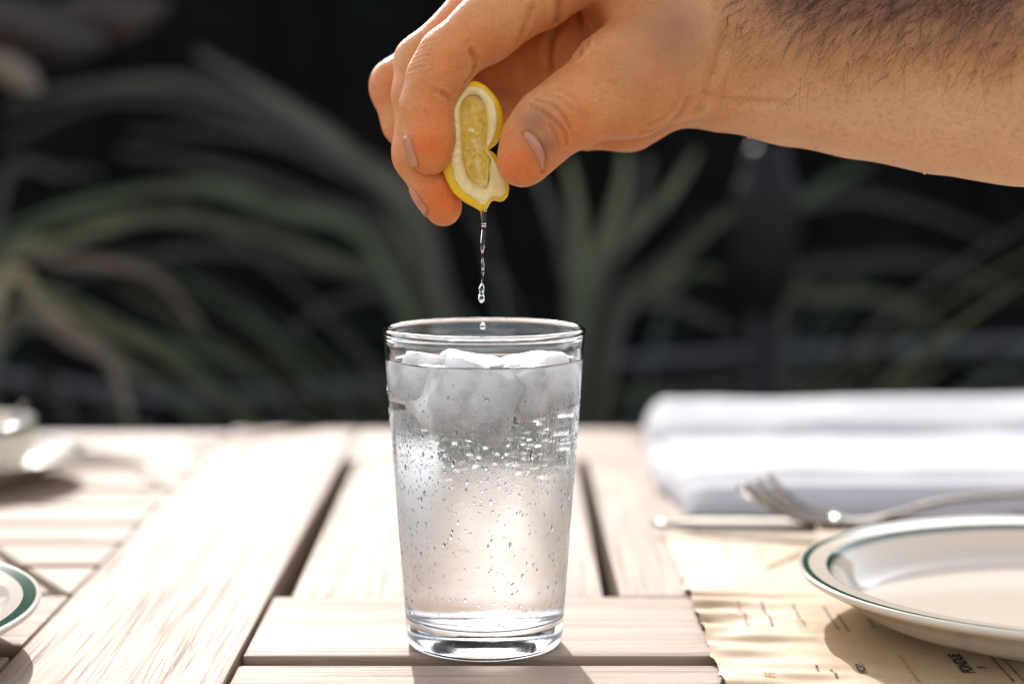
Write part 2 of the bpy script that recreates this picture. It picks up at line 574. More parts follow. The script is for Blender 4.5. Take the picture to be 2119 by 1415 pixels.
glass = mesh('drinking_glass', v, f, M['glass'])
tag(glass, 'tall clear tapered water glass misted with condensation, full of iced water', 'glass')
# water: pushes a hair into the glass wall so that there is one boundary
WZ = P(1003, 757, -.02).z
wp = [(.0001, BASE - .0004), (.012, BASE - .0004), (r_out(BASE) - WALL - .005, BASE - .0003), (r_out(BASE) - WALL - .001, BASE + .0011)]
for i in range(0, 21):
    z = BASE + .004 + (WZ - BASE - .004) * i / 20
    wp.append((r_out(z) - WALL + .0003, z))
wp += [(r_out(WZ) - WALL + .0003, WZ + .0014), (r_out(WZ) - WALL - .0006, WZ + .0004), (r_out(WZ) - WALL - .002, WZ)]
nring = len(wp)
for i in range(1, 15):
    wp.append(((r_out(WZ) - WALL - .002) * (1 - i / 15), WZ))
wp.append((.0001, WZ))
v, f = lathe(wp, 128)
vv = []
for i, p in enumerate(v):
    if i // 128 >= nring:
        h = mnoise.noise(Vector((p[0] * 90, p[1] * 90, 1.7))) * .0006 + mnoise.noise(Vector((p[0] * 230, p[1] * 230, 4.2))) * .0003
        p = (p[0], p[1], p[2] + h)
    vv.append(p)
water = mesh('water', vv, f, M['water'])
tag(water, 'clear iced water filling the glass almost to its rim', 'water')
def ice(c, s, rot, seed, label):
    bm = bmesh.new()
    bmesh.ops.create_cube(bm, size=2)
    bmesh.ops.subdivide_edges(bm, edges=bm.edges[:], cuts=9, use_grid_fill=True)
    for vt in bm.verts:
        q = vt.co
        n = (abs(q.x) ** 9 + abs(q.y) ** 9 + abs(q.z) ** 9) ** (1 / 9)
        q = q / n
        q = q * (1 + .13 * mnoise.noise(q * 1.1 + Vector((seed, 0, 0))) + .05 * mnoise.noise(q * 3.3 + Vector((0, seed, 0))))
        vt.co = Vector((q.x * s[0], q.y * s[1], q.z * s[2]))
    me = bpy.data.meshes.new('ice_cube'); bm.to_mesh(me); bm.free(); me.shade_smooth()
    o = link_mesh('ice_cube', me, M['ice'])
    o.location = c; o.rotation_euler = rot
    tag(o, label, 'ice', 'ice cubes in the glass')
    return o
ICE = [
    ice((-.005, -.010, WZ - .0118), (.0155, .0130, .0150), (.25, .35, .2), 1.0, 'large cloudy ice cube floating in the middle of the glass'),
    ice((.0185, -.002, WZ - .0082), (.0135, .0130, .0100), (.1, -.3, .5), 5.0, 'flat pale ice cube floating on the lemon side of the glass near the plate'),
    ice((-.0215, .004, WZ - .0072), (.0100, .0130, .0090), (-.2, .2, -.4), 9.0, 'small ice cube at the glass wall facing the cup'),
    ice((.002, .022, WZ - .0100), (.0135, .0085, .0100), (.2, .1, .9), 13.0, 'ice cube at the back of the glass behind the large one'),
]
# condensation: beads of water on the outside wall
def droplets():
    verts, faces = [], []
    rr = random.Random(3)
    rings, seg = 3, 7
    for i in range(5200):
        a = rr.uniform(-math.pi, math.pi)
        t = rr.random()
        if t < .45:
            z = rr.gauss(.083, .010)
        else:
            z = rr.uniform(.014, .108)
        if not .008 < z < .112: continue
        r = .00013 + .00042 * rr.random() ** 2.8
        if rr.random() < .05: r *= 1.7
        el = rr.uniform(.9, 1.5) if rr.random() < .8 else rr.uniform(1.6, 3.0)
        wob = rr.uniform(-.6, .6)
        R0 = r_out(z)
        er = Vector((math.cos(a), math.sin(a), 0)); et = Vector((-math.sin(a), math.cos(a), 0)); ez = Vector((0, 0, 1))
        c = er * (R0 - .00005) + ez * z
        b0 = len(verts)
        for j in range(rings):
            ph = j / rings * math.pi / 2
            for k in range(seg):
                th = 2 * math.pi * k / seg
                q = 1 + .25 * math.sin(2 * th + wob * 5)
                verts.append(c + (et * (math.cos(th) * q + wob * math.sin(th) * .5) + ez * math.sin(th) * el) * (r * math.cos(ph)) + er * (r * .55 * math.sin(ph)))
        verts.append(c + er * r * .55)
        for j in range(rings - 1):
            for k in range(seg):
                k2 = (k + 1) % seg
                faces.append((b0 + j * seg + k, b0 + j * seg + k2, b0 + (j + 1) * seg + k2, b0 + (j + 1) * seg + k))
        top = b0 + rings * seg
        for k in range(seg):
            faces.append((b0 + (rings - 1) * seg + k, b0 + (rings - 1) * seg + (k + 1) % seg, top))
        faces.append(tuple(b0 + k for k in range(seg - 1, -1, -1)))
    o = mesh('condensation', verts, faces, M['drop'], glass)
    o['kind'] = 'stuff'
droplets()

# ------------------------------------------------------------------ china
def china_lathe(name, prof, bands, parent=None, n=128, it=2):
    prof = smooth_prof(prof, it)
    v, f = lathe(prof, n)
    o = mesh(name, v, f, M['china'], parent)
    at = o.data.attributes.new('band', 'FLOAT', 'POINT')
    vals = []
    for i, (r, z) in enumerate(prof):
        b = 0.0
        for r0, r1, zmin in bands:
            if r0 <= r <= r1 and z >= zmin: b = 1.0
        vals += [b] * n
    at.data.foreach_set('value', vals)
    return o
def plate_profile(Rr, zr, rimw=.013):
    w = Rr - rimw
    base = [(.0001, .0062), (w * .55, .0060), (w - .022, .0064), (w - .010, .0085), (w - .004, zr - .0060), (w, zr - .0016)]
    n = 26
    for i in range(1, n): base.append((w + (Rr - .0016 - w) * i / n, zr - .0016 + .0012 * (i / n)))
    base += [(Rr - .0006, zr - .0002), (Rr, zr - .0016), (Rr - .0012, zr - .0034), (w - .001, zr - .0090), (w - .012, .0065), (w - .020, .0040), (w - .030, .0032),
             (w - .0315, .0004), (w - .0335, .0002), (w - .0350, .0026), (w * .5, .0030), (.0001, .0030)]
    return base
ZR = .024
pc = Vector((T(1655, 1180, ZR).x + .118, T(1655, 1180, ZR).y, .0009))
PR = .118
plate = china_lathe('dinner_plate', plate_profile(PR, ZR), [(PR - .0050, PR - .0022, ZR - .004), (PR - .0140, PR - .0126, ZR - .006)], None, 160, 1)
plate.location = pc
tag(plate, 'cream plate with green rim lines lying on the printed paper placemat', 'plate')
plate2 = china_lathe('bread_plate', plate_profile(.125, .022), [(.125 - .0075, .125 - .0022, .016)], None, 160, 1)
plate2.location = (T(68, 1262, .022).x - .125, T(68, 1262, .022).y, 0.0008)
tag(plate2, 'cream plate with one broad green rim line on bare planks beside the saucer', 'plate')
# saucer + cup
sa = T(176, 936, .017)
SR = .075
saucer = china_lathe('saucer', [(.0001, .004), (.030, .004), (.045, .0055), (.060, .0105), (SR - .004, .0158), (SR - .001, .0168), (SR, .0160), (SR - .002, .0145), (.058, .0080), (.040, .0022), (.036, 0.0003), (.033, .0002), (.031, .0022), (.0001, .0022)], [(SR - .0062, SR - .0032, .013)], None, 112, 2)
saucer.location = (sa.x - SR, sa.y, .0008)
tag(saucer, 'cream saucer with green rim line under the coffee cup', 'saucer')
cupc = Vector((saucer.location.x, saucer.location.y, .0052))
cup = empty('coffee_cup', cupc)
tag(cup, 'cream coffee cup with green line standing on its saucer', 'cup')
CR = T(61, 900, .03).x - saucer.location.x
CZ = .66
cup_prof = [(.0001, .0030), (.022, .0030), (.030, .005), (CR - .0055, .012), (CR - .0035, .030), (CR - .0028, .047), (CR - .0018, .0488), (CR - .0004, .0484), (CR, .047), (CR - .0004, .034), (CR - .002, .010), (.032, .003), (.024, .0005), (.0215, .0005), (.020, .002), (.0001, .002)]
cup_prof = [(r_, z_ * CZ) for r_, z_ in cup_prof]
cb = china_lathe('cup_body', cup_prof, [(CR - .0012, CR + .001, .0265)], cup, 96, 2)
hp = spline([(-CR + .003, 0, .027), (-CR - .016, 0, .029), (-CR - .022, 0, .020), (-CR - .014, 0, .012), (-CR + .007, 0, .010)], 24)
v, f = tube(hp, [.0042] * 25, 12)
h = mesh('handle', v, f, M['china'], cup)

# spoon handle standing out of the cup
pts = spline([P(20, 905, sa.y + .01), P(36, 868, sa.y + .012), P(52, 834, sa.y + .014)], 12)
v, f = tube(pts, [.003 + .0022 * (i / 12) for i in range(13)], 12, True, [(1.1, .4)] * 13)
sp_ = mesh('teaspoon', v, f, M['steel'])
tag(sp_, 'steel teaspoon handle sticking out of the coffee cup', 'spoon')

# ------------------------------------------------------------------ printed paper placemat
PX0 = T(1372, 1100).x
PY0, PY1 = yat(1600), yat(1092)
def paper_z(x, y):
    e = max(0.0, 1 - (x - PX0) / .075)
    fr = min(1, max(0, (yat(1200) - y) / .05))
    w = math.sin(y * 215 + 4.8 * mnoise.noise(Vector((x * 14, y * 24, 0))) + 1.5 * mnoise.noise(Vector((x * 40, y * 90, 6))) + x * 20)
    rip = (.0019 + .0019 * w) * e * (.25 + .75 * fr)
    n = mnoise.noise(Vector((x * 25, y * 25, 3))) * .0005
    under = math.hypot(x - pc.x, y - pc.y)
    if under < PR: n *= .2; rip *= max(0, min(1, (under - PR * .8) / (PR * .2)))
    return .0006 + max(0, rip + n * .6)
nx, ny = 120, 260
verts, faces = [], []
for j in range(ny + 1):
    y = PY0 + (PY1 - PY0) * j / ny
    edge = PX0 + .0022 * mnoise.noise(Vector((y * 60, 0, 5))) + .0012 * mnoise.noise(Vector((y * 260, 0, 1)))
    for i in range(nx + 1):
        t = (i / nx) ** 1.6
        x = edge + (.44 - edge) * t
        verts.append((x, y, min(paper_z(x, y), .0016 if math.hypot(x - pc.x, y - pc.y) < PR else 1)))
for j in range(ny):
    for i in range(nx):
        a = j * (nx + 1) + i
        faces.append((a, a + 1, a + nx + 2, a + nx + 1))
paper = mesh('paper_placemat', verts, faces, M['paper'])
sm = paper.modifiers.new('thick', 'SOLIDIFY'); sm.thickness = .00025; sm.offset = 1
tag(paper, 'crinkled kraft paper placemat with printed menu under the plate', 'placemat')
def lettering(txt, u, v, size, mat, name='lettering', bold=1.0):
    c = bpy.data.curves.new('t', 'FONT'); c.body = txt; c.size = size; c.offset = .00012 * bold; c.align_x = 'LEFT'
    o = bpy.data.objects.new('t', c); col.objects.link(o)
    dg = bpy.context.evaluated_depsgraph_get()
    me = bpy.data.meshes.new_from_object(o.evaluated_get(dg))
    bpy.data.objects.remove(o)
    o = link_mesh(name, me, mat, paper)
    p = T(u, v)
    for vt in me.vertices:
        q = Vector((p.x - vt.co.y, p.y + vt.co.x))
        vt.co = Vector((q.x, q.y, paper_z(q.x, q.y) + .00055))
    return o
lettering('FONDUE', 2018, 1397, .0068, M['ink'], bold=2.5)
lettering('36', 2040, 1388, .0042, M['ink'])
lettering('HOT -', 1795, 1398, .0046, M['ink'])
lettering('FT', 1606, 1418, .006, M['orange_ink'])
# rows of small print, too small to read: short dashes
def small_print(u, v, n, mat, w=.0016, h=.0010, step=.0026, name='small_print'):
    p = T(u, v); verts, faces = [], []
    for i in range(n):
        y0 = p.y + i * step + rnd.uniform(-.0002, .0002); L = w * rnd.uniform(.7, 1.25)
        b = len(verts)
        for (dx, dy) in ((0, 0), (-h, 0), (-h, L), (0, L)):
            x, y = p.x + dx, y0 + dy
            verts.append((x, y, paper_z(x, y) + .0005))
        faces.append((b, b + 1, b + 2, b + 3))
    mesh(name, verts, faces, mat, paper, smooth=False)['kind'] = 'stuff'
small_print(1905, 1414, 13, M['orange_ink'], .0010, .0014, .0030, 'dotted_line')
for (u, v, n) in ((2100, 1414, 14), (2122, 1414, 14), (1735, 1412, 6), (1700, 1400, 4), (1601, 1302, 16), (1668, 1302, 14), (1738, 1308, 16), (1760, 1312, 12), (1812, 1303, 6), (1512, 1155, 14), (1580, 1160, 10)):
    small_print(u, v, n, M['ink'])
small_print(1550, 1300, 14, M['orange_ink'])

# ------------------------------------------------------------------ napkin
NX0 = T(1352, 1000).x
ny0, ny1 = yat(1066), yat(895)
prof = [(0, .0010), (.025, .007), (.07, .0130), (.15, .0180), (.26, .0190), (.40, .0150), (.52, .0125), (.60, .0140), (.70, .0230), (.82, .0290), (.92, .0270), (.98, .014), (1, .001)]
def nap_z(x, s):
    for (a, za), (b, zb) in zip(prof[:-1], prof[1:]):
        if a <= s <= b:
            t = (s - a) / (b - a); t = t * t * (3 - 2 * t) if s > .05 else t
            z = za + (zb - za) * t; break
    e = min(1, max(0, (x - NX0) / .018))
    e = math.sqrt(max(0, 1 - (1 - e) ** 2))
    slope = 1 + .10 * (x - NX0) / .2
    w = .0022 * mnoise.noise(Vector((x * 14, s * 4, 8))) + .0008 * mnoise.noise(Vector((x * 50, s * 9, 2)))
    return max(.0008, z * slope * (.15 + .85 * e) + w * e * min(1, s * 8) * min(1, (1 - s) * 8))
n1, n2 = 110, 90
verts, faces = [], []
for j in range(n2 + 1):
    s = j / n2; s = s ** 1.25
    for i in range(n1 + 1):
        x = NX0 + (.50 - NX0) * (i / n1) ** 1.3
        y = ny0 + (ny1 - ny0) * s + .004 * mnoise.noise(Vector((x * 12, s * 2, 0)))
        xx = x + (.012 * (s - .5) ** 2 * 4 + .004 * mnoise.noise(Vector((s * 6, 3, 0)))) * max(0, 1 - i / 40)
        verts.append((xx, y, nap_z(x, s)))
for j in range(n2):
    for i in range(n1):
        a = j * (n1 + 1) + i
        faces.append((a, a + 1, a + n1 + 2, a + n1 + 1))
# closed underside
b0 = len(verts)
verts += [(x, y, .0004) for (x, y, z) in verts]
for j in range(n2):
    for i in range(n1):
        a = b0 + j * (n1 + 1) + i
        faces.append((a, a + n1 + 1, a + n1 + 2, a + 1))
for i in range(n1):
    faces.append((i, b0 + i, b0 + i + 1, i + 1)); a = n2 * (n1 + 1) + i
    faces.append((a, a + 1, b0 + a + 1, b0 + a))
for j in range(n2):
    a = j * (n1 + 1); faces.append((a, a + n1 + 1, b0 + a + n1 + 1, b0 + a))
    a = j * (n1 + 1) + n1; faces.append((a, b0 + a, b0 + a + n1 + 1, a + n1 + 1))
napkin = mesh('cloth_napkin', verts, faces, M['cloth'])
tag(napkin, 'softly folded white cloth napkin lying at the far edge of the table', 'napkin')

# ------------------------------------------------------------------ fork and knife
def strip(pts, widths, thick, mat, name, parent, side):
    verts, faces = [], []
    n = len(pts)
    for i, p in enumerate(pts):
        t = (pts[min(i + 1, n - 1)] - pts[max(i - 1, 0)]).normalized()
        s = (side - t * side.dot(t)).normalized(); u = t.cross(s)
        w = widths[i]; h = thick[i] if isinstance(thick, list) else thick
        for (a, b) in ((-1, -.35), (-.8, .6), (0, 1), (.8, .6), (1, -.35), (0, -1)):
            verts.append(p + s * (a * w) + u * (b * h))
    for i in range(n - 1):
        for k in range(6):
            k2 = (k + 1) % 6
            faces.append((i * 6 + k, i * 6 + k2, (i + 1) * 6 + k2, (i + 1) * 6 + k))
    faces.append(tuple(range(5, -1, -1))); faces.append(tuple(range((n - 1) * 6, n * 6)))
    return mesh(name, verts, faces, mat, parent)
fy = yat(1128)
froot = P(1745, 1072, fy + .01)
fork = empty('dinner_fork', (froot.x, froot.y, 0))
tag(fork, 'polished fork with upturned tines resting against the plate and napkin', 'fork')
side = Vector((.12, 1, .10)).normalized()
ends_px = [(1527, 1006, -.012), (1545, 1000, -.004), (1566, 993, .005), (1588, 984, .013)]
for i, (u, v_, dy) in enumerate(ends_px):
    a = P(u, v_, fy + .008 + dy * 1.0)
    rootp = froot + side * ((i - 1.5) * .0058)
    mid = a.lerp(rootp, .5) + Vector((0, 0, -.0062))
    pts = spline([a, a.lerp(mid, .5) + Vector((0, 0, -.0010)), mid, mid.lerp(rootp, .55) + Vector((0, 0, -.0012)), rootp], 18)
    o = strip(pts, [.0012 + .0012 * min(1, j / 8) for j in range(19)], .0016, M['steel'], 'tine', fork, side); local(o, fork.location)
hpts = spline([froot + Vector((-.006, 0, .0004)), froot + Vector((.012, 0, -.001)), froot + Vector((.030, .001, .003)), froot + Vector((.055, .003, .009)), froot + Vector((.10, .008, .0115)), froot + Vector((.15, .014, .008))], 30)
wd = [.0118 if j < 6 else max(.0032, .0118 - .0018 * (j - 5)) if j < 14 else .0032 + .0004 * (j - 14) * .9 for j in range(31)]
o = strip(hpts, wd, .0014, M['steel'], 'handle', fork, side); local(o, fork.location)
kn0, kn1 = T(1350, 1082, .006), T(1690, 1092, .006)
knife = empty('table_knife', (kn0.x, kn0.y, 0))
tag(knife, 'steel table knife with its blade on the paper in front of the napkin', 'knife')
kz = .006
pts = [Vector((kn0.x + (kn1.x - kn0.x) * t, kn0.y + (kn1.y - kn0.y) * t, kz + .002 * t)) for t in [i / 14 for i in range(15)]]
o = strip(pts, [.0015 + .0085 * min(1, (i / 4) ** .6) for i in range(15)], .0011, M['steel'], 'blade', knife, Vector((0, 1, .25)).normalized()); local(o, knife.location)
pts = [pts[-1] + Vector((.001 + .10 * t, .004 * t, .001 * t)) for t in [i / 8 for i in range(9)]]
o = strip(pts, [.0052, .0058, .006, .0062, .0065, .0068, .0072, .0074, .006], .0038, M['steel'], 'handle', knife, Vector((0, 1, .25)).normalized()); local(o, knife.location)

# ------------------------------------------------------------------ the hand: one continuous surface from a distance field
H = .0006
xs = [-.078]
while xs[-1] < .62:
    x = xs[-1]
    xs.append(x + (H if x < .105 else min(.008, H + (x - .105) * .018)))
zlo, zhi = P(918, 500, 0).z, P(1300, -260, 0).z
zs = list(np.arange(zlo, zlo + .155, H)); 
while zs[-1] < .46: zs.append(zs[-1] + min(.008, H + (zs[-1] - zlo - .155) * .06))
ysg = list(np.arange(-.052, .085, H))
while ysg[-1] < .16: ysg.append(ysg[-1] + min(.006, H * 1.5 + (ysg[-1] - .085) * .06))
ysg2 = [ysg[0]]
while ysg2[-1] > -.12: ysg2.append(ysg2[-1] - min(.006, H + (-.052 - ysg2[-1]) * .08))
ysg = ysg2[:0:-1] + ysg
GX, GY, GZg = (np.array(a, dtype=np.float32) for a in (xs, ysg, zs))
NXg, NYg, NZg = len(GX), len(GY), len(GZg)
def smin_into(F, d, sl, k):
    a = F[sl]
    h = np.maximum(k - np.abs(a - d), 0) / k
    F[sl] = np.minimum(a, d) - h * h * (k * .25)
def cone_into(F, a, b, ra, rb, k):
    m = k + .004
    lo = [min(a[i], b[i]) - max(ra, rb) - m for i in range(3)]; hi = [max(a[i], b[i]) + max(ra, rb) + m for i in range(3)]
    sl = []
    for arr, l, h_ in zip((GX, GY, GZg), lo, hi):
        i0, i1 = np.searchsorted(arr, l), np.searchsorted(arr, h_)
        if i1 - i0 < 2: return
        sl.append(slice(max(0, i0 - 1), min(len(arr), i1 + 1)))
    X = GX[sl[0]][:, None, None] - np.float32(a[0]); Y = GY[sl[1]][None, :, None] - np.float32(a[1]); Z = GZg[sl[2]][None, None, :] - np.float32(a[2])
    ba = [np.float32(b[i] - a[i]) for i in range(3)]; L2 = max(1e-12, sum(float(q) ** 2 for q in ba))
    t = np.clip((X * ba[0] + Y * ba[1] + Z * ba[2]) / np.float32(L2), 0, 1)
    d = np.sqrt((X - t * ba[0]) ** 2 + (Y - t * ba[1]) ** 2 + (Z - t * ba[2]) ** 2) - (np.float32(ra) + np.float32(rb - ra) * t)
    smin_into(F, d, tuple(sl), np.float32(k))
BIG = np.float32(.02)
def field(): return np.full((NXg, NYg, NZg), BIG, dtype=np.float32)
def chain(F, pts, k=.004):
    q = [(P(u, v, Y), rpx(r, Y)) for (u, v, Y, r) in pts]
    for (a, ra), (b, rb) in zip(q[:-1], q[1:]): cone_into(F, a, b, ra, rb, k)
INDEX = [(1250, -105, -.002, 92), (1115, -22, -.005, 76), (1004, 60, -.008, 67), (928, 116, -.010, 59), (902, 165, -.011, 58), (882, 220, -.012, 53), (890, 285, -.013, 48), (890, 318, -.013, 44)]
MIDDLE = [(1225, -110, .020, 90), (1000, 30, .017, 68), (876, 132, .012, 58), (870, 200, .008, 56), (868, 320, .003, 53), (900, 392, .000, 44), (917, 427, .000, 41)]
RING = [(1190, -95, .042, 88), (960, 75, .040, 64), (824, 180, .034, 56), (845, 250, .030, 52), (885, 300, .028, 48), (955, 300, .027, 46)]
LITTLE = [(1165, -40, .062, 76), (1030, 60, .060, 56), (930, 130, .056, 50), (960, 200, .050, 46), (1040, 225, .044, 44)]
THUMB = [(1082, 334, -.027, 53), (1102, 297, -.026, 64), (1136, 259, -.023, 70), (1205, 215, -.021, 80), (1292, 172, -.017, 112), (1375, 122, -.006, 134)]
Ff = field()
for ch in (RING, LITTLE, MIDDLE, INDEX):
    F1 = field(); chain(F1, ch); Ff = np.minimum(Ff, F1) if ch is RING else (lambda a, b: np.minimum(a, b) - (np.maximum(.0012 - np.abs(a - b), 0) / .0012) ** 2 * .0003)(Ff, F1)
del F1
Fp = field()
W = (1455, 70, .016)
for tgt, r0, r1 in (((1250, -105, -.002), 120, 92), ((1225, -105, .020), 130, 92), ((1190, -90, .042), 125, 90), ((1165, -40, .060), 110, 80)):
    chain(Fp, [(W[0] - 10, W[1] + 5, W[2] + (tgt[2] - .02) * .3, r0), (*tgt, r1)], .010)
chain(Fp, [(1214, 258, .036, 54), (1300, 232, .036, 72), (1400, 160, .028, 105)], .008)            # heel of the palm
chain(Fp, [(1090, 110, .050, 62), (1180, 90, .044, 80), (1300, 120, .035, 90)], .010)
chain(Fp, [(965, 118, .054, 56), (1040, 150, .054, 58), (1120, 150, .052, 66)], .006)
chain(Fp, [(1130, 190, .050, 50), (1260, 170, .040, 80)], .010)
# forearm
arm = [(1440, 80, .022, 152), (1520, 98, .023, 165), (1650, 112, .020, 180), (1800, 122, .015, 198), (1950, 130, .009, 218), (2119, 132, .002, 242), (2400, 130, -.005, 262), (2750, 120, -.014, 278), (3250, 90, -.028, 262)]
chain(Fp, arm, .008)
el = P(3250, 90, -.028)
cone_into(Fp, el, el + Vector((.05, .02, .10)), rpx(262, -.028), .058, .02)
Ft = field(); chain(Ft, THUMB, .005)
# thumb meets the palm along its base only
k = np.float32(.009)
h_ = np.maximum(k - np.abs(Fp - Ft), 0) / k
Fp = np.minimum(Fp, Ft) - h_ * h_ * k * .25
del Ft
k = np.float32(.0035)
h_ = np.maximum(k - np.abs(Fp - Ff), 0) / k
F = np.minimum(Fp, Ff) - h_ * h_ * k * .25
del Fp, Ff, h_
def surface_nets(F):
    s = F < 0
    cs = np.zeros((NXg - 1, NYg - 1, NZg - 1), dtype=np.uint8)
    for dx in (0, 1):
        for dy in (0, 1):
            for dz in (0, 1):
                cs += s[dx:NXg - 1 + dx, dy:NYg - 1 + dy, dz:NZg - 1 + dz]
    act = (cs > 0) & (cs < 8)
    idx = np.argwhere(act)
    vid = np.full(act.shape, -1, dtype=np.int32); vid[act] = np.arange(len(idx))
    acc = np.zeros((len(idx), 3)); cnt = np.zeros(len(idx))
    I, J, K = idx.T
    co = (GX, GY, GZg)
    corners = [(a, b, c) for a in (0, 1) for b in (0, 1) for c in (0, 1)]
    for a in corners:
        for ax in range(3):
            if a[ax]: continue
            b = list(a); b[ax] = 1
            fa = F[I + a[0], J + a[1], K + a[2]]; fb = F[I + b[0], J + b[1], K + b[2]]
            m = (fa < 0) != (fb < 0)
            t = np.where(m, fa / np.where(m, fa - fb, 1), 0)
            p = []
            for d, (q, base) in enumerate(zip(co, (I, J, K))):
                pa = q[base + a[d]]; pb = q[base + b[d]]
                p.append(pa + (pb - pa) * t)
            acc += np.stack(p, 1) * m[:, None]; cnt += m
    V = acc / cnt[:, None]
    faces = []
    for ax in range(3):
        sh = [slice(None)] * 3; sh2 = [slice(None)] * 3
        sh[ax] = slice(0, -1); sh2[ax] = slice(1, None)
        e = s[tuple(sh)] != s[tuple(sh2)]
        o1, o2 = [d for d in range(3) if d != ax]
        E = np.argwhere(e)
        ok = (E[:, o1] > 0) & (E[:, o2] > 0) & (E[:, o1] < F.shape[o1] - 1) & (E[:, o2] < F.shape[o2] - 1)
        E = E[ok]
        inside = s[E[:, 0], E[:, 1], E[:, 2]]
        quad = []
        for (d1, d2) in ((-1, -1), (0, -1), (0, 0), (-1, 0)):
            q = E.copy(); q[:, o1] += d1; q[:, o2] += d2
            quad.append(vid[q[:, 0], q[:, 1], q[:, 2]])
        Q = np.stack(quad, 1)
        flip = inside if ax != 1 else ~inside
        Q[~flip] = Q[~flip][:, ::-1]
        faces.append(Q)
    return V, np.concatenate(faces)
V, Q = surface_nets(F)
del F
# relax a little
def vnormals(V, Q):
    n = np.cross(V[Q[:, 2]] - V[Q[:, 0]], V[Q[:, 3]] - V[Q[:, 1]])
    N = np.zeros_like(V)
    for i in range(4): np.add.at(N, Q[:, i], n)
    return N / np.maximum(1e-12, np.linalg.norm(N, axis=1))[:, None]
def relax(V, Q, it, w):
    for _ in range(it):
        S = np.zeros_like(V); c = np.zeros(len(V))
        for i in range(4):
            np.add.at(S, Q[:, i], V[Q[:, (i + 1) % 4]]); np.add.at(c, Q[:, i], 1)
        V = V + (S / np.maximum(c, 1)[:, None] - V) * w
    return V
V = relax(V, Q, 6, .5)
N = vnormals(V, Q)
bvh = BVHTree.FromPolygons(V.tolist(), Q.tolist())
def cast(u, v):
    d = ray(u, v).normalized()
    hit = bvh.ray_cast(CAM, d)
    return hit[0], hit[1]
tint = np.zeros((len(V), 4))
def pxcurve(pts, n=40):
    c = spline([(u, v, 0) for u, v in pts], n)
    out = []
    for q in c:
        p, nn = cast(q.x, q.y)
        if p is not None: out.append(p)
    return out
def near(points, rad):
    """distance from every vertex to a polyline of points, where below rad"""
    pts = []
    for a, b in zip(points[:-1], points[1:]):
        if (b - a).length > .008: continue
        m = max(1, int((b - a).length / .0004))
        pts += [a.lerp(b, i / m) for i in range(m)]
    if not pts: return None, None
    pts = np.array([tuple(p) for p in pts])
    lo, hi = pts.min(0) - rad, pts.max(0) + rad
    ids = np.where(((V > lo) & (V < hi)).all(1))[0]
    D = np.full(len(ids), 9.0)
    for s0 in range(0, len(pts), 64):
        D = np.minimum(D, np.sqrt(((V[ids][:, None, :] - pts[None, s0:s0 + 64]) ** 2).sum(2)).min(1))
    return ids, D
disp = np.zeros(len(V))
def groove(pts, depth, w, dark=.7):
    p = pxcurve(pts) if not isinstance(pts[0], Vector) else pts
    if len(p) < 3: return
    ids, D = near(p, w * 3.2)
    if ids is None or not len(ids): return
    g = np.exp(-(D / w) ** 2)
    ridge = np.exp(-((D - 2 * w) / w) ** 2)
    disp[ids] += -depth * g + depth * .35 * ridge
    tint[ids, 2] = np.maximum(tint[ids, 2], .55 * dark * np.exp(-(D / (w * .7)) ** 2))
def blush(u, v, rad, ch, amt):
    p, _ = cast(u, v)
    if p is None: return
    d = np.linalg.norm(V - np.array(p), axis=1)
    m = amt * np.exp(-(d / rad) ** 2)
    tint[:, ch] = np.maximum(tint[:, ch], m)
# thumb knuckle creases
groove([(1104, 205), (1144, 218), (1167, 243), (1181, 270)], .0006, .00065)
groove([(1097, 216), (1137, 241), (1165, 271), (1175, 304)], .0007, .0007)
groove([(1138, 258), (1150, 283), (1158, 310)], .0005, .00065)
groove([(1123, 195), (1160, 206), (1186, 230)], .0003, .0008, .35)
groove([(1150, 185), (1190, 205), (1205, 240)], .0003, .0010, .25)
# thumb nail fold
groove([(1084, 276), (1092, 271), (1113, 289), (1127, 318), (1124, 350), (1121, 358)], .0007, .0008, .8)
# index joints
groove([(974, 108), (984, 125), (982, 142), (972, 162), (962, 172)], .0008, .0011, .6)
groove([(964, 92), (976, 106), (984, 124)], .0004, .0010, .3)
groove([(915, 194), (925, 199), (934, 210)], .0006, .0009, .7)
groove([(895, 190), (915, 193), (930, 203)], .0004, .0009, .3)
# wrinkles on the back of the index middle joint
for i in range(6):
    u0, v0 = 868 - i * 5 + 3, 92 + i * 11
    groove([(u0, v0), (u0 + 16, v0 - 8), (u0 + 34, v0 - 10)], .0003, .0007, .35)
# folds of the web between thumb and index
groove([(1160, 5), (1156, 40), (1140, 80), (1132, 112), (1136, 140)], .0016, .0020, .8)
groove([(1196, 30), (1203, 70), (1199, 118)], .0013, .0016, .75)
groove([(1215, 60), (1214, 95), (1203, 116)], .0010, .0013, .5)
groove([(1100, 20), (1085, 60), (1072, 88)], .0007, .0013, .35)
# wrist creases
groove([(1420, 205), (1398, 245), (1360, 268), (1320, 277)], .0006, .0012, .35)
groove([(1408, 200), (1380, 240), (1340, 262)], .0005, .0012, .3)
groove([(1460, 200), (1500, 208), (1560, 212), (1630, 216)], .0008, .0022, .15)
groove([(1500, 80), (1488, 130), (1468, 180), (1440, 235)], .0016, .0032, .12)
V = V + N * disp[:, None]
# soft unevenness of flesh and bone
uneven = np.array([mnoise.noise(Vector(p * 75)) for p in V[:, :]]) * .0006
V = V + N * uneven[:, None]
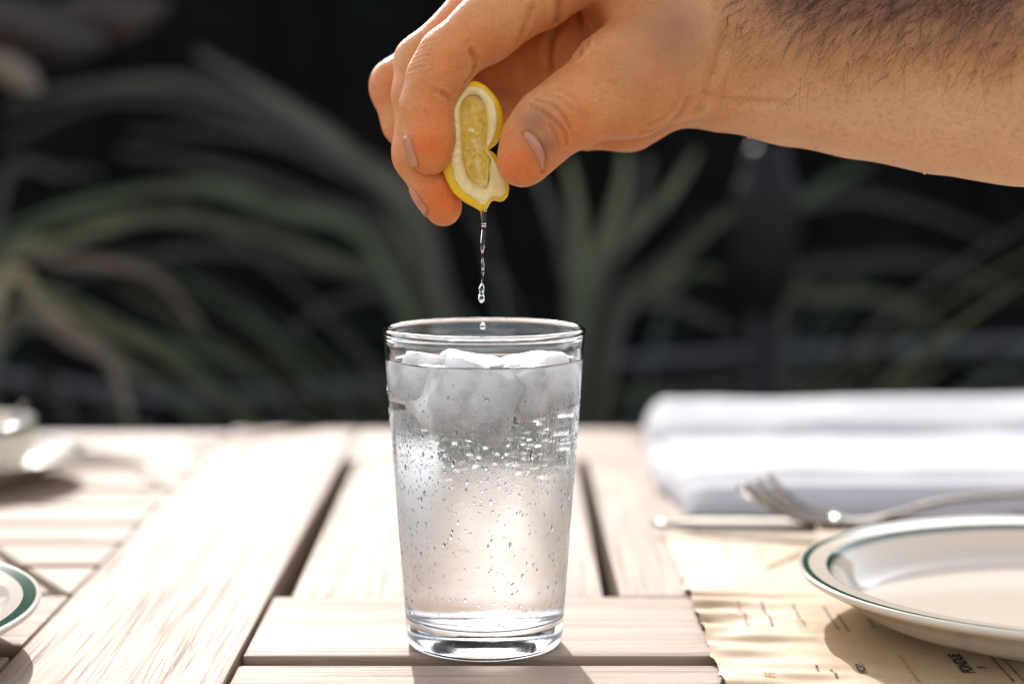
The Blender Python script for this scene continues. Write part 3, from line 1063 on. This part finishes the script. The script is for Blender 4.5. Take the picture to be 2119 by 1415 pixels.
# redness, darker patches, painted forearm shade and bounce light
for (u, v_, rad, amt) in ((885, 300, .014, .95), (895, 250, .012, .75), (920, 420, .015, .95), (900, 395, .012, .8), (1070, 340, .013, .95), (1060, 300, .010, .7), (915, 130, .012, .55), (800, 180, .013, .5), (1100, 360, .010, .8), (980, 40, .02, .3), (1120, 120, .02, .4)):
    blush(u, v_, rad, 0, amt)
for (u, v_, rad, amt) in ((1105, 255, .007, .8), (1128, 300, .006, .9), (1390, 60, .02, .7), (1330, 120, .016, .35)):
    blush(u, v_, rad, 1, amt)
w_ = np.clip((V[:, 2] - .224) / .034, 0, 1) * np.clip((V[:, 0] - .075) / .05, 0, 1)  # shade put into the upper forearm's colour, deepening with height
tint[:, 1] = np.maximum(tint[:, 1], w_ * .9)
hw = np.clip((.085 - V[:, 0]) / .03, 0, 1)
mott = np.array([mnoise.noise(Vector(p * 48)) for p in V])
tint[:, 0] = np.clip(np.maximum(tint[:, 0], (.34 + .45 * mott) * hw), 0, 1)
tint[:, 3] = np.clip((V[:, 0] - .082) / .03, 0, 1) * np.clip((.236 - V[:, 2]) / .02, 0, 1)  # lower forearm tinted paler in place of light bounced off the table
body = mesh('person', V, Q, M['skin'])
tag(body, 'bare forearm and right hand squeezing a lemon wedge over the glass', 'person')
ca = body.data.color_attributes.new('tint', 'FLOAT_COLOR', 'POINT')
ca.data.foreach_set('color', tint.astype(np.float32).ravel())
N = vnormals(V, Q)
bvh = BVHTree.FromPolygons(V.tolist(), Q.tolist())

# nails
def nail_between(c0, c1, name='nail', lift=.00035):
    n, m = 16, 5
    verts, faces = [], []
    A, B = spline([(u, v, 0) for u, v in c0], n), spline([(u, v, 0) for u, v in c1], n)
    for i in range(n + 1):
        for j in range(m + 1):
            q = A[i].lerp(B[i], j / m)
            p, nn = cast(q.x, q.y)
            if p is None: p, nn = verts[-1] if verts else CAM, Vector((0, -1, 0))
            if nn is None: nn = Vector((0, -1, 0))
            if nn.dot(ray(q.x, q.y)) > 0: nn = -nn
            verts.append(p + nn * (lift * (0.2 + .8 * math.sin(math.pi * min(1, .15 + j / m * .85)))))
    for i in range(n):
        for j in range(m):
            a = i * (m + 1) + j
            faces.append((a, a + 1, a + m + 2, a + m + 1))
    o = mesh(name, verts, faces, M['nail'], body)
    s = o.modifiers.new('thick', 'SOLIDIFY'); s.thickness = .0005; s.offset = 0
nail_between([(1087, 273), (1095, 274), (1113, 291), (1126, 320), (1122, 352)], [(1084, 282), (1090, 291), (1102, 309), (1115, 336), (1120, 356)])
def nail_3d(chain_, i0, dors, ang, t0, t1):
    (u, v, Y, r), (u2, v2, Y2, r2) = chain_[i0], chain_[i0 + 1]
    a, b = P(u, v, Y), P(u2, v2, Y2)
    ax = (b - a).normalized(); d0 = (dors - ax * dors.dot(ax)).normalized(); sd = ax.cross(d0)
    verts, faces = [], []
    n, m = 10, 10
    for i in range(n + 1):
        t = t0 + (t1 - t0) * i / n
        for j in range(m + 1):
            s = (j / m - .5) * 2
            rounding = 1 - .25 * max(0, (.25 - i / n) / .25) ** 2 - .12 * max(0, (i / n - .8) / .2)
            ph = s * ang * rounding
            dr = d0 * math.cos(ph) + sd * math.sin(ph)
            c = a + ax * t
            hit = bvh.ray_cast(c + dr * .02, -dr)
            rl = rpx(r + (r2 - r) * min(1, max(0, t / (b - a).length)), Y)
            p = hit[0] if hit[0] is not None and abs((hit[0] - c).length - rl) < .0022 else c + dr * rl
            verts.append(p + dr * (.0001 + .0003 * (i / n)))
    for i in range(n):
        for j in range(m):
            q = i * (m + 1) + j
            faces.append((q, q + 1, q + m + 2, q + m + 1))
    o = mesh('nail', verts, faces, M['nail'], body)
    s = o.modifiers.new('thick', 'SOLIDIFY'); s.thickness = .0006; s.offset = 0
nail_3d(INDEX, 5, Vector((-1, -.08, .0)), .72, .011, .0235)
nail_3d(MIDDLE, 4, Vector((-1, -.08, -.45)), .70, .012, .0235)

# arm hair
def hairs():
    verts, faces = [], []
    rr = random.Random(11)
    cand = np.where((V[:, 0] > .088) & (V[:, 0] < .33) & (N[:, 1] < .35) & (V[:, 2] > .224))[0]
    # even density in spite of the stretched grid
    wts = np.where(V[cand, 0] < .105, 1.0, 1.0 + (V[cand, 0] - .105) * 14)
    top = np.clip((V[cand, 2] - .226 - .010 * np.clip((.13 - V[cand, 0]) / .05, 0, 1)) / .038, 0.0, 1) ** 1.5
    pr = wts * (top + .01) * np.clip((V[cand, 0] - .084) / .045, .02, 1); pr /= pr.sum()
    pick = nrng.choice(cand, 8000, p=pr)
    extra = np.where((V[:, 0] > -.02) & (V[:, 0] < .08) & (V[:, 2] > .27) & (N[:, 1] < .2))[0]
    fingers = nrng.choice(extra, 260)
    for n_, i in enumerate(list(pick) + list(fingers)):
        p = Vector(V[i]); nn = Vector(N[i])
        small = n_ >= len(pick)
        L = rr.uniform(.007, .015) if not small else rr.uniform(.003, .006)
        d = Vector((rr.gauss(-.55, .35), rr.gauss(0, .25), rr.gauss(-.75, .3)))
        d = (d - nn * d.dot(nn)).normalized()
        r = (.000085 if not small else .00004) * rr.uniform(.7, 1.2)
        bend = Vector((rr.gauss(0, .3), rr.gauss(0, .3), rr.gauss(-.3, .3)))
        b = len(verts)
        for s in range(4):
            t = s / 3
            q = p - nn * .0003 + d * (L * t) + nn * (L * (.40 * t - .22 * t * t)) + bend * (L * .35 * t * t)
            rad = r * (1 - .8 * t)
            e1 = d.cross(nn).normalized()
            verts += [q + e1 * rad, q - e1 * rad * .5 + nn * rad * .87, q - e1 * rad * .5 - nn * rad * .87]
        for s in range(3):
            for k_ in range(3):
                k2 = (k_ + 1) % 3
                faces.append((b + s * 3 + k_, b + s * 3 + k2, b + s * 3 + 3 + k2, b + s * 3 + 3 + k_))
    o = mesh('hair', verts, faces, M['hair'], body)
    o['kind'] = 'stuff'
hairs()
# beads of water hanging from the forearm
bead = None
for (u, v_) in ((1447, 256), (1573, 281), (1694, 299), (1553, 279), (1918, 353)):
    p, nn = cast(u, v_ - 5)
    if p is None: continue
    bm = bmesh.new(); bmesh.ops.create_icosphere(bm, subdivisions=2, radius=.0010)
    me = bpy.data.meshes.new('water_bead'); bm.to_mesh(me); bm.free(); me.shade_smooth()
    o = link_mesh('water_bead', me, M['drop']); o.location = p + Vector((0, .004, -.0016)); o.scale = (1, 1, 1.15)
    tag(o, 'tiny bead of water hanging from the underside of the forearm', 'water drop', 'water beads under the forearm')

# ------------------------------------------------------------------ lemon wedge
def c4(pts): return [(880 + x * .2333, 150 + y * .2333) for x, y in pts]
OUT = c4([(440, 72), (530, 110), (610, 190), (670, 290), (697, 420), (680, 540), (640, 630), (585, 675), (563, 692), (600, 705), (640, 750), (680, 840), (730, 950), (748, 1020), (735, 1100), (680, 1155), (600, 1132), (575, 1150), (545, 1232), (500, 1240), (440, 1200), (340, 1150), (240, 1060), (190, 960), (150, 870), (165, 800), (200, 710), (215, 600), (220, 480), (212, 350), (215, 260), (260, 180), (340, 100)])
CREST = c4([(430, 118), (520, 150), (580, 215), (620, 290), (640, 420), (628, 530), (590, 620), (560, 660), (548, 690), (575, 722), (610, 775), (650, 850), (700, 960), (715, 1030), (700, 1085), (670, 1110), (600, 1100), (562, 1125), (535, 1180), (500, 1190), (440, 1120), (340, 1060), (262, 950), (238, 850), (235, 740), (255, 620), (258, 480), (245, 350), (245, 270), (280, 200), (350, 135)])
PULP = c4([(420, 200), (480, 212), (525, 280), (545, 380), (556, 500), (545, 600), (532, 690), (575, 770), (570, 850), (560, 950), (552, 1028), (500, 1025), (420, 980), (370, 900), (335, 800), (322, 660), (312, 500), (302, 380), (312, 300), (352, 225)])
LC = c4([(440, 690)])[0]
NA = 180
def polar(pts, sm=2):
    a = np.array([math.atan2(y - LC[1], x - LC[0]) for x, y in pts]); r = np.array([math.hypot(x - LC[0], y - LC[1]) for x, y in pts])
    o = np.argsort(a); a, r = a[o], r[o]
    a = np.concatenate([a - 2 * math.pi, a, a + 2 * math.pi]); r = np.concatenate([r, r, r])
    # interpolate as points, to keep corners straight
    th = np.linspace(-math.pi, math.pi, NA, endpoint=False)
    X, Yy = r * np.cos(a), r * np.sin(a)
    out = []
    for t in th:
        i = np.searchsorted(a, t) - 1
        p, q = np.array((X[i], Yy[i])), np.array((X[i + 1], Yy[i + 1]))
        d = np.array((math.cos(t), math.sin(t)))
        den = d[0] * (q - p)[1] - d[1] * (q - p)[0]
        s = (p[0] * (q - p)[1] - p[1] * (q - p)[0]) / den
        out.append(s)
    out = np.array(out)
    for _ in range(sm): out = (np.roll(out, 1) + 2 * out + np.roll(out, -1)) / 4
    return th, out
th, rO = polar(OUT); _, rC = polar(CREST); _, rP = polar(PULP)
rC = np.minimum(rC, rO - 2.0); rP = np.minimum(rP, rC - 3.0)
LY = -.012                                     # front face of the wedge
def ring(rr_, Y): return [P(LC[0] + r * math.cos(t), LC[1] + r * math.sin(t), y) for r, t, y in zip(rr_, th, Y if hasattr(Y, '__len__') else [Y] * NA)]
def loft(rings, cap_first=None, cap_last=None):
    verts, faces = [], []
    for r_ in rings: verts += r_
    n = NA
    for i in range(len(rings) - 1):
        for k_ in range(n):
            k2 = (k_ + 1) % n
            faces.append((i * n + k_, i * n + k2, (i + 1) * n + k2, (i + 1) * n + k_))
    return verts, faces
lemon = empty('lemon_wedge', P(LC[0], 440, LY))
tag(lemon, 'squeezed yellow lemon wedge pinched between thumb and fingers', 'lemon')
rings = []
DEEP = .017
for i in range(1, 12):
    ph = i / 12 * math.pi / 2
    s = math.sin(ph)
    rings.append(ring(rO * s, LY + .003 + DEEP * math.cos(ph)))
rings.append(ring(rO, LY + .003)); rings.append(ring(rO * .997 + rC * .003, LY + .0012)); rings.append(ring(rO * .6 + rC * .4, LY - .0002)); rings.append(ring(rO * .05 + rC * .95, LY - .0006))
v, f = loft(rings)
o = mesh('rind', v, f, M['rind'], lemon); local(o, lemon.location)
rings = [ring(rO * .03 + rC * .97, LY - .0005), ring(rC * .9 + rP * .1, LY - .0009), ring(rC * .5 + rP * .5, LY - .0010), ring(rC * .15 + rP * .85, LY - .0004), ring(rP, LY + .0006), ring(rP * .97, LY + .0016)]
v, f = loft(rings)
v = [p + Vector((0, .0005 * mnoise.noise(p * 420) + .0003 * mnoise.noise(p * 900), 0)) for p in v]
pith = mesh('pith', v, f, M['pith'], lemon); local(pith, lemon.location)
rings = []
for i in range(0, 22):
    s = 1 - i / 22
    rings.append(ring(rP * (.985 * s + .001), LY + .0010 + .0052 * (1 - s ** 3)))
v, f = loft(rings)
vv = []
for i, p in enumerate(v):
    t = th[i % NA]; s = 1 - (i // NA) / 22
    memb = math.sin(t * 9) * .0006 * s
    if s < .06: p = sum((Vector(q) for q in v[-NA:]), Vector()) / NA + (p - sum((Vector(q) for q in v[-NA:]), Vector()) / NA) * .6; memb = 0
    vv.append(p + Vector((0, memb + .0016 * mnoise.noise(Vector((p.x * 170, 0, p.z * 60))) + .0008 * mnoise.noise(p * 520), 0)))
o = mesh('pulp', vv, f, M['pulp'], pith)

# juice: a thread of liquid, then drops
JY = LY + .0005
prof_j = [(436, 7.0), (445, 6.2), (460, 5.2), (475, 4.6), (490, 5.2), (505, 5.0), (517, 3.4), (525, 2.0), (534, 1.6), (543, 2.9), (553, 3.5), (562, 3.0), (570, 1.8), (578, 1.3), (586, 1.6), (591, 4.2), (597, 6.4), (603, 5.6), (607, 4.3), (612, 6.2), (618, 7.4), (623, 5.6), (626, 2.2), (627, .3)]
pts = [P(1001 - (v_ - 436) * .022 + 1.0 * math.sin(v_ * .07), v_, JY) for v_, r in prof_j]
# dense resampling
pp = spline(pts, 110)
rads = np.interp(np.linspace(0, len(prof_j) - 1, 111), range(len(prof_j)), [rpx(r, JY) for v_, r in prof_j])
v, f = tube(pp, list(rads), 20)
o = mesh('juice_stream', v, f, M['juice'])
tag(o, 'thin clear thread of lemon juice running down from the wedge', 'juice')
def drop_mesh(u, v_, r, Y, lab):
    bm = bmesh.new(); bmesh.ops.create_uvsphere(bm, u_segments=24, v_segments=16, radius=rpx(r, Y))
    for vt in bm.verts:
        if vt.co.z > 0: vt.co.z *= 1.6; vt.co.x *= 1 - .25 * vt.co.z / rpx(r * 1.6, Y); vt.co.y *= 1 - .25 * vt.co.z / rpx(r * 1.6, Y)
    me = bpy.data.meshes.new('juice_drop'); bm.to_mesh(me); bm.free(); me.shade_smooth()
    o = link_mesh('juice_drop', me, M['juice']); o.location = P(u, v_, Y)
    tag(o, lab, 'juice drop')
drop_mesh(999, 675, 6.2, JY, 'single drop of juice falling just inside the rim of the glass')

# ------------------------------------------------------------------ planting behind the table
def blade(pts, w, mat, parent, tip=.25, twist=0.0, n=14):
    p = spline(pts, n)
    verts, faces = [], []
    for i, q in enumerate(p):
        t = (p[min(i + 1, n)] - p[max(i - 1, 0)]).normalized()
        s = t.cross(Vector((math.sin(twist), math.cos(twist), .15)))
        if s.length < 1e-3: s = Vector((1, 0, 0))
        s.normalize(); u = s.cross(t)
        f_ = i / n
        ww = w * (min(1, .55 + 2.2 * f_) if f_ < .5 else 1 - (1 - tip) * max(0, (f_ - .55) / .45) ** 1.4)
        verts += [q - s * ww * .5, q + u * ww * .16, q + s * ww * .5]
    for i in range(n):
        a = i * 3
        faces += [(a, a + 1, a + 4, a + 3), (a + 1, a + 2, a + 5, a + 4)]
    o = mesh('blade', verts, faces, mat, parent)
    local(o, parent.location)
    return o
def clump(name, root, label):
    e = empty(name, root)
    tag(e, label, 'grass', 'ornamental grass clumps')
    return e
def rand_blades(e, n, spread, length, mats, rr, ybias=0, lean=0):
    root = Vector(e.location)
    for i in range(n):
        az = rr.uniform(0, 2 * math.pi)
        el_ = rr.uniform(.9, 1.5)
        L = length * rr.uniform(.65, 1.1)
        d = Vector((math.cos(az) * math.cos(el_) + lean, math.sin(az) * math.cos(el_) * .6 + ybias, math.sin(el_)))
        p = root + Vector((rr.uniform(-.07, .07), rr.uniform(-.06, .06), 0))
        pts = [p]; step = L / 6
        vel = d.normalized()
        for s_ in range(6):
            p = p + vel * step
            g = spread * rr.uniform(.7, 1.2)
            vel = (vel + Vector((math.cos(az) * .16, math.sin(az) * .10, -g * (.3 + s_ * .22)))).normalized()
            pts.append(p.copy())
        blade(pts, rr.uniform(.007, .014), rr.choice(mats), e, .1, rr.uniform(-.7, .7), 12)
rr = random.Random(21)
def H3(pxs, Y): return [P(u, v, Y) for u, v in pxs]
def c7(*p): return [(x * .636, y * .636) for x, y in p]
def c8(*p): return [(1200 + x * .4337, 300 + y * .4337) for x, y in p]
g1, g2, dr_ = M['grass'], M['grass2'], M['dry']
rootM = P(1165, 1000, 1.10); rootM.z = GZ
main = clump('fountain_grass', rootM, 'big arching green grass clump directly behind the glass')
mw = .016
def from_main(pxs, Y, w, mat):
    base = Vector((rootM.x + rr.uniform(-.06, .06), Y, GZ))
    a = P(pxs[-1][0], pxs[-1][1], Y)
    mid = base.lerp(a, .6) + Vector((0, 0, .05))
    blade([base, mid] + [P(u, v, Y) for u, v in reversed(pxs)], w, mat, main, .35, 0, 22)
from_main(c7((640, 170), (900, 320), (1150, 500), (1400, 760)), 1.02, .017, g2)
from_main(c7((640, 165), (860, 300), (1100, 470), (1380, 800)), 1.06, .013, g1)
from_main(c7((0, 750), (300, 650), (650, 605), (900, 680), (1250, 850)), 1.05, .014, g1)
from_main(c7((0, 790), (250, 705), (500, 700), (800, 740), (1100, 850), (1350, 980)), 1.10, .014, g1)
from_main(c7((380, 490), (700, 540), (1000, 640), (1300, 830)), 1.12, .013, g2)
from_main(c7((100, 960), (400, 850), (700, 810), (950, 850), (1300, 1000)), 1.15, .011, g2)
from_main(c7((0, 365), (200, 300), (500, 265), (730, 300), (1100, 480), (1400, 800)), 1.25, .016, g2)
from_main(c7((880, 1170), (1000, 1040), (1200, 950), (1400, 1000)), 1.2, .011, g2)
from_main(c7((0, 470), (300, 330), (560, 330), (900, 430), (1300, 700)), 1.3, .013, g2)
from_main(c7((430, 440), (760, 430), (1050, 520), (1330, 760)), 1.22, .012, g2)
from_main(c8((220, 20), (200, 200), (120, 450), (40, 700)), 1.0, .016, g1)
from_main(c8((560, 30), (420, 240), (200, 480), (60, 700)), 1.02, .016, g1)
from_main(c8((740, 290), (540, 440), (300, 640), (120, 850)), 1.05, .014, g2)
from_main(c8((720, 330), (580, 430), (380, 650), (150, 900)), 1.0, .013, g1)
from_main(c8((-60, 60), (-20, 260), (0, 500), (-20, 750)), 1.0, .015, g1)
from_main(c8((-220, 120), (-130, 330), (-60, 600), (-40, 800)), 1.04, .014, g2)
from_main(c8((330, 60), (280, 260), (180, 500), (80, 800)), 1.08, .016, g2)
from_main(c8((760, 900), (560, 800), (370, 740), (180, 860)), .98, .013, g2)
from_main(c8((700, 620), (560, 600), (400, 700), (150, 950)), 1.02, .012, g1)
from_main(c8((1250, 1310), (1100, 1190), (920, 1130), (500, 1150), (100, 1300)), 1.1, .012, g2)
from_main(c8((620, 1330), (420, 1210), (200, 1180), (0, 1300)), 1.05, .012, g1)
rand_blades(main, 26, .34, .98, [g1, g1, g2], rr)
rand_blades(main, 150, .16, 1.02, [g1, g1, g2], rr, 0, .10)
rootL = P(-250, 1000, 1.0); rootL.z = GZ
left = clump('fountain_grass', rootL, 'arching grass clump with dry tan blades behind the coffee cup')
def from_left(pxs, Y, w, mat):
    base = Vector((rootL.x + rr.uniform(-.05, .05), Y, GZ))
    a = P(pxs[0][0], pxs[0][1], Y)
    mid = base.lerp(a, .6) + Vector((0, 0, .06))
    blade([base, mid] + [P(u, v, Y) for u, v in pxs], w, mat, left, .35, 0, 22)
from_left(c7((0, 930), (150, 1000), (330, 1140), (400, 1270), (432, 1440)), .86, .012, dr_)
from_left(c7((0, 905), (200, 850), (430, 870), (560, 950), (670, 1090)), .98, .010, dr_)
from_left(c7((0, 900), (200, 790), (420, 720), (600, 700)), .95, .013, g1)
from_left(c7((0, 1120), (350, 1090), (600, 1130), (900, 1210)), 1.05, .013, g1)
from_left(c7((0, 1060), (250, 1120), (450, 1220), (600, 1300)), 1.0, .010, dr_)
from_left(c7((0, 620), (200, 560), (330, 570)), 1.2, .012, g2)
rand_blades(left, 16, .36, .95, [g1, g2, dr_], rr, 0, -.05)
rootR = P(1600, 1000, 1.30); rootR.z = GZ
right = clump('fountain_grass', rootR, 'dim drooping grass clump behind the iron torch')
def from_right(pxs, Y, w, mat):
    base = Vector((rootR.x + rr.uniform(-.06, .06), Y, GZ))
    a = P(pxs[0][0], pxs[0][1], Y)
    blade([base, base.lerp(a, .6) + Vector((0, 0, .05))] + [P(u, v, Y) for u, v in pxs], w, mat, right, .3, 0, 22)
from_right(c8((930, 820), (1150, 720), (1500, 740), (1820, 950)), 1.25, .015, g1)
from_right(c8((1000, 700), (1300, 560), (1700, 560), (2100, 720)), 1.4, .014, g2)
from_right(c8((950, 780), (1150, 690), (1350, 700), (1600, 840)), 1.3, .014, g2)
from_right(c8((900, 500), (1200, 250), (1600, 300), (2000, 450)), 1.4, .013, g2)
from_right(c8((850, 1150), (1050, 1080), (1300, 1200), (1500, 1340)), 1.25, .013, g2)
from_right(c8((900, 480), (1100, 240), (1300, 120), (1400, 100)), 1.35, .013, g1)
rand_blades(right, 36, .36, .95, [g2, g2, g1], rr, 0, .08)
far = P(2500, 1000, 1.45); far.z = GZ
fr_ = clump('fountain_grass', far, 'dark green grass clump by the fence beyond the napkin')
rand_blades(fr_, 40, .34, 1.0, [g2, g1], rr)

# dry leaves caught in the planting
def leaf(u, v_, Y, L, W_, rot, mat, lab):
    c = P(u, v_, Y)
    verts, faces = [], []
    n = 10
    for i in range(n + 1):
        t = i / n
        w = W_ * math.sin(math.pi * min(1, .08 + t * .9)) ** .8
        bend = Vector((0, -.25 * L * (t - .5) ** 2, 0))
        for s_ in (-1, -.5, 0, .5, 1):
            q = Vector(((t - .5) * L, .18 * abs(s_) * w + .1 * w * math.sin(t * 9 + s_), s_ * w * .5)) + bend
            q.rotate(Matrix.Rotation(rot, 3, 'Y'))
            verts.append(c + q)
    for i in range(n):
        for j in range(4):
            a = i * 5 + j
            faces.append((a, a + 1, a + 6, a + 5))
    o = mesh('dry_leaf', verts, faces, mat)
    tag(o, lab, 'leaf', 'dry leaves among the grasses')
leaf(112, 820, .95, .055, .022, 1.0, M['deadleaf'], 'curled brown dry leaf hanging just behind the coffee cup')
leaf(60, 60, 1.0, .15, .055, .2, M['deadleaf'], 'large dark reddish brown leaf high above the coffee cup')
leaf(215, 35, 1.05, .13, .05, -.15, M['deadleaf'], 'dark brown leaf beside the large reddish leaf')
leaf(25, 150, .95, .06, .028, .5, M['dry'], 'pale green and tan leaf below the reddish leaves')
# grey hose sagging along the fence
pts = spline(H3([(-700, 720), (-200, 760), (150, 803), (320, 826), (570, 820), (800, 795), (1000, 770), (1500, 740), (2400, 700)], 1.45), 60)
v, f = tube(pts, [.0085] * 61, 12)
o = mesh('garden_hose', v, f, M['hose'])
tag(o, 'grey garden hose sagging low along the planting', 'hose')
# iron garden torch
tc_ = P(1580, 890, .92)
torch = empty('garden_torch', (tc_.x, tc_.y, GZ))
tag(torch, 'dark iron garden torch on a pole between the grass clumps', 'torch')
zb, zt_ = P(1580, 640, .92).z - GZ, P(1580, 300, .92).z - GZ
sc_ = (CAMD + .92) / FPX
v, f = lathe([(.0001, 0), (32 * sc_, 0), (32 * sc_, zb), (.0001, zb)], 20)
mesh('pole', v, f, M['iron'], torch)
prof_t = smooth_prof([(30 * sc_, zb - .004), (36 * sc_, zb), (62 * sc_, zb + (zt_ - zb) * .22), (70 * sc_, zb + (zt_ - zb) * .5), (66 * sc_, zb + (zt_ - zb) * .74), (54 * sc_, zt_ - .03), (40 * sc_, zt_), (.0001, zt_ + .001)], 2)
v, f = lathe(prof_t, 28)
head = mesh('head', v, f, M['iron'], torch)
v, f = lathe([(.0001, zt_ + .002), (26 * sc_, zt_ + .002), (24 * sc_, zt_ + .035), (.0001, zt_ + .045)], 20)
mesh('cap', v, f, M['iron'], head)

# refractive caustics where the sun passes the glass
try:
    for o in (glass, water):
        o.cycles.is_caustics_caster = True
    for o in list(table.children) + ICE + [paper]:
        o.cycles.is_caustics_receiver = True
except Exception as e:
    print('caustics', e)
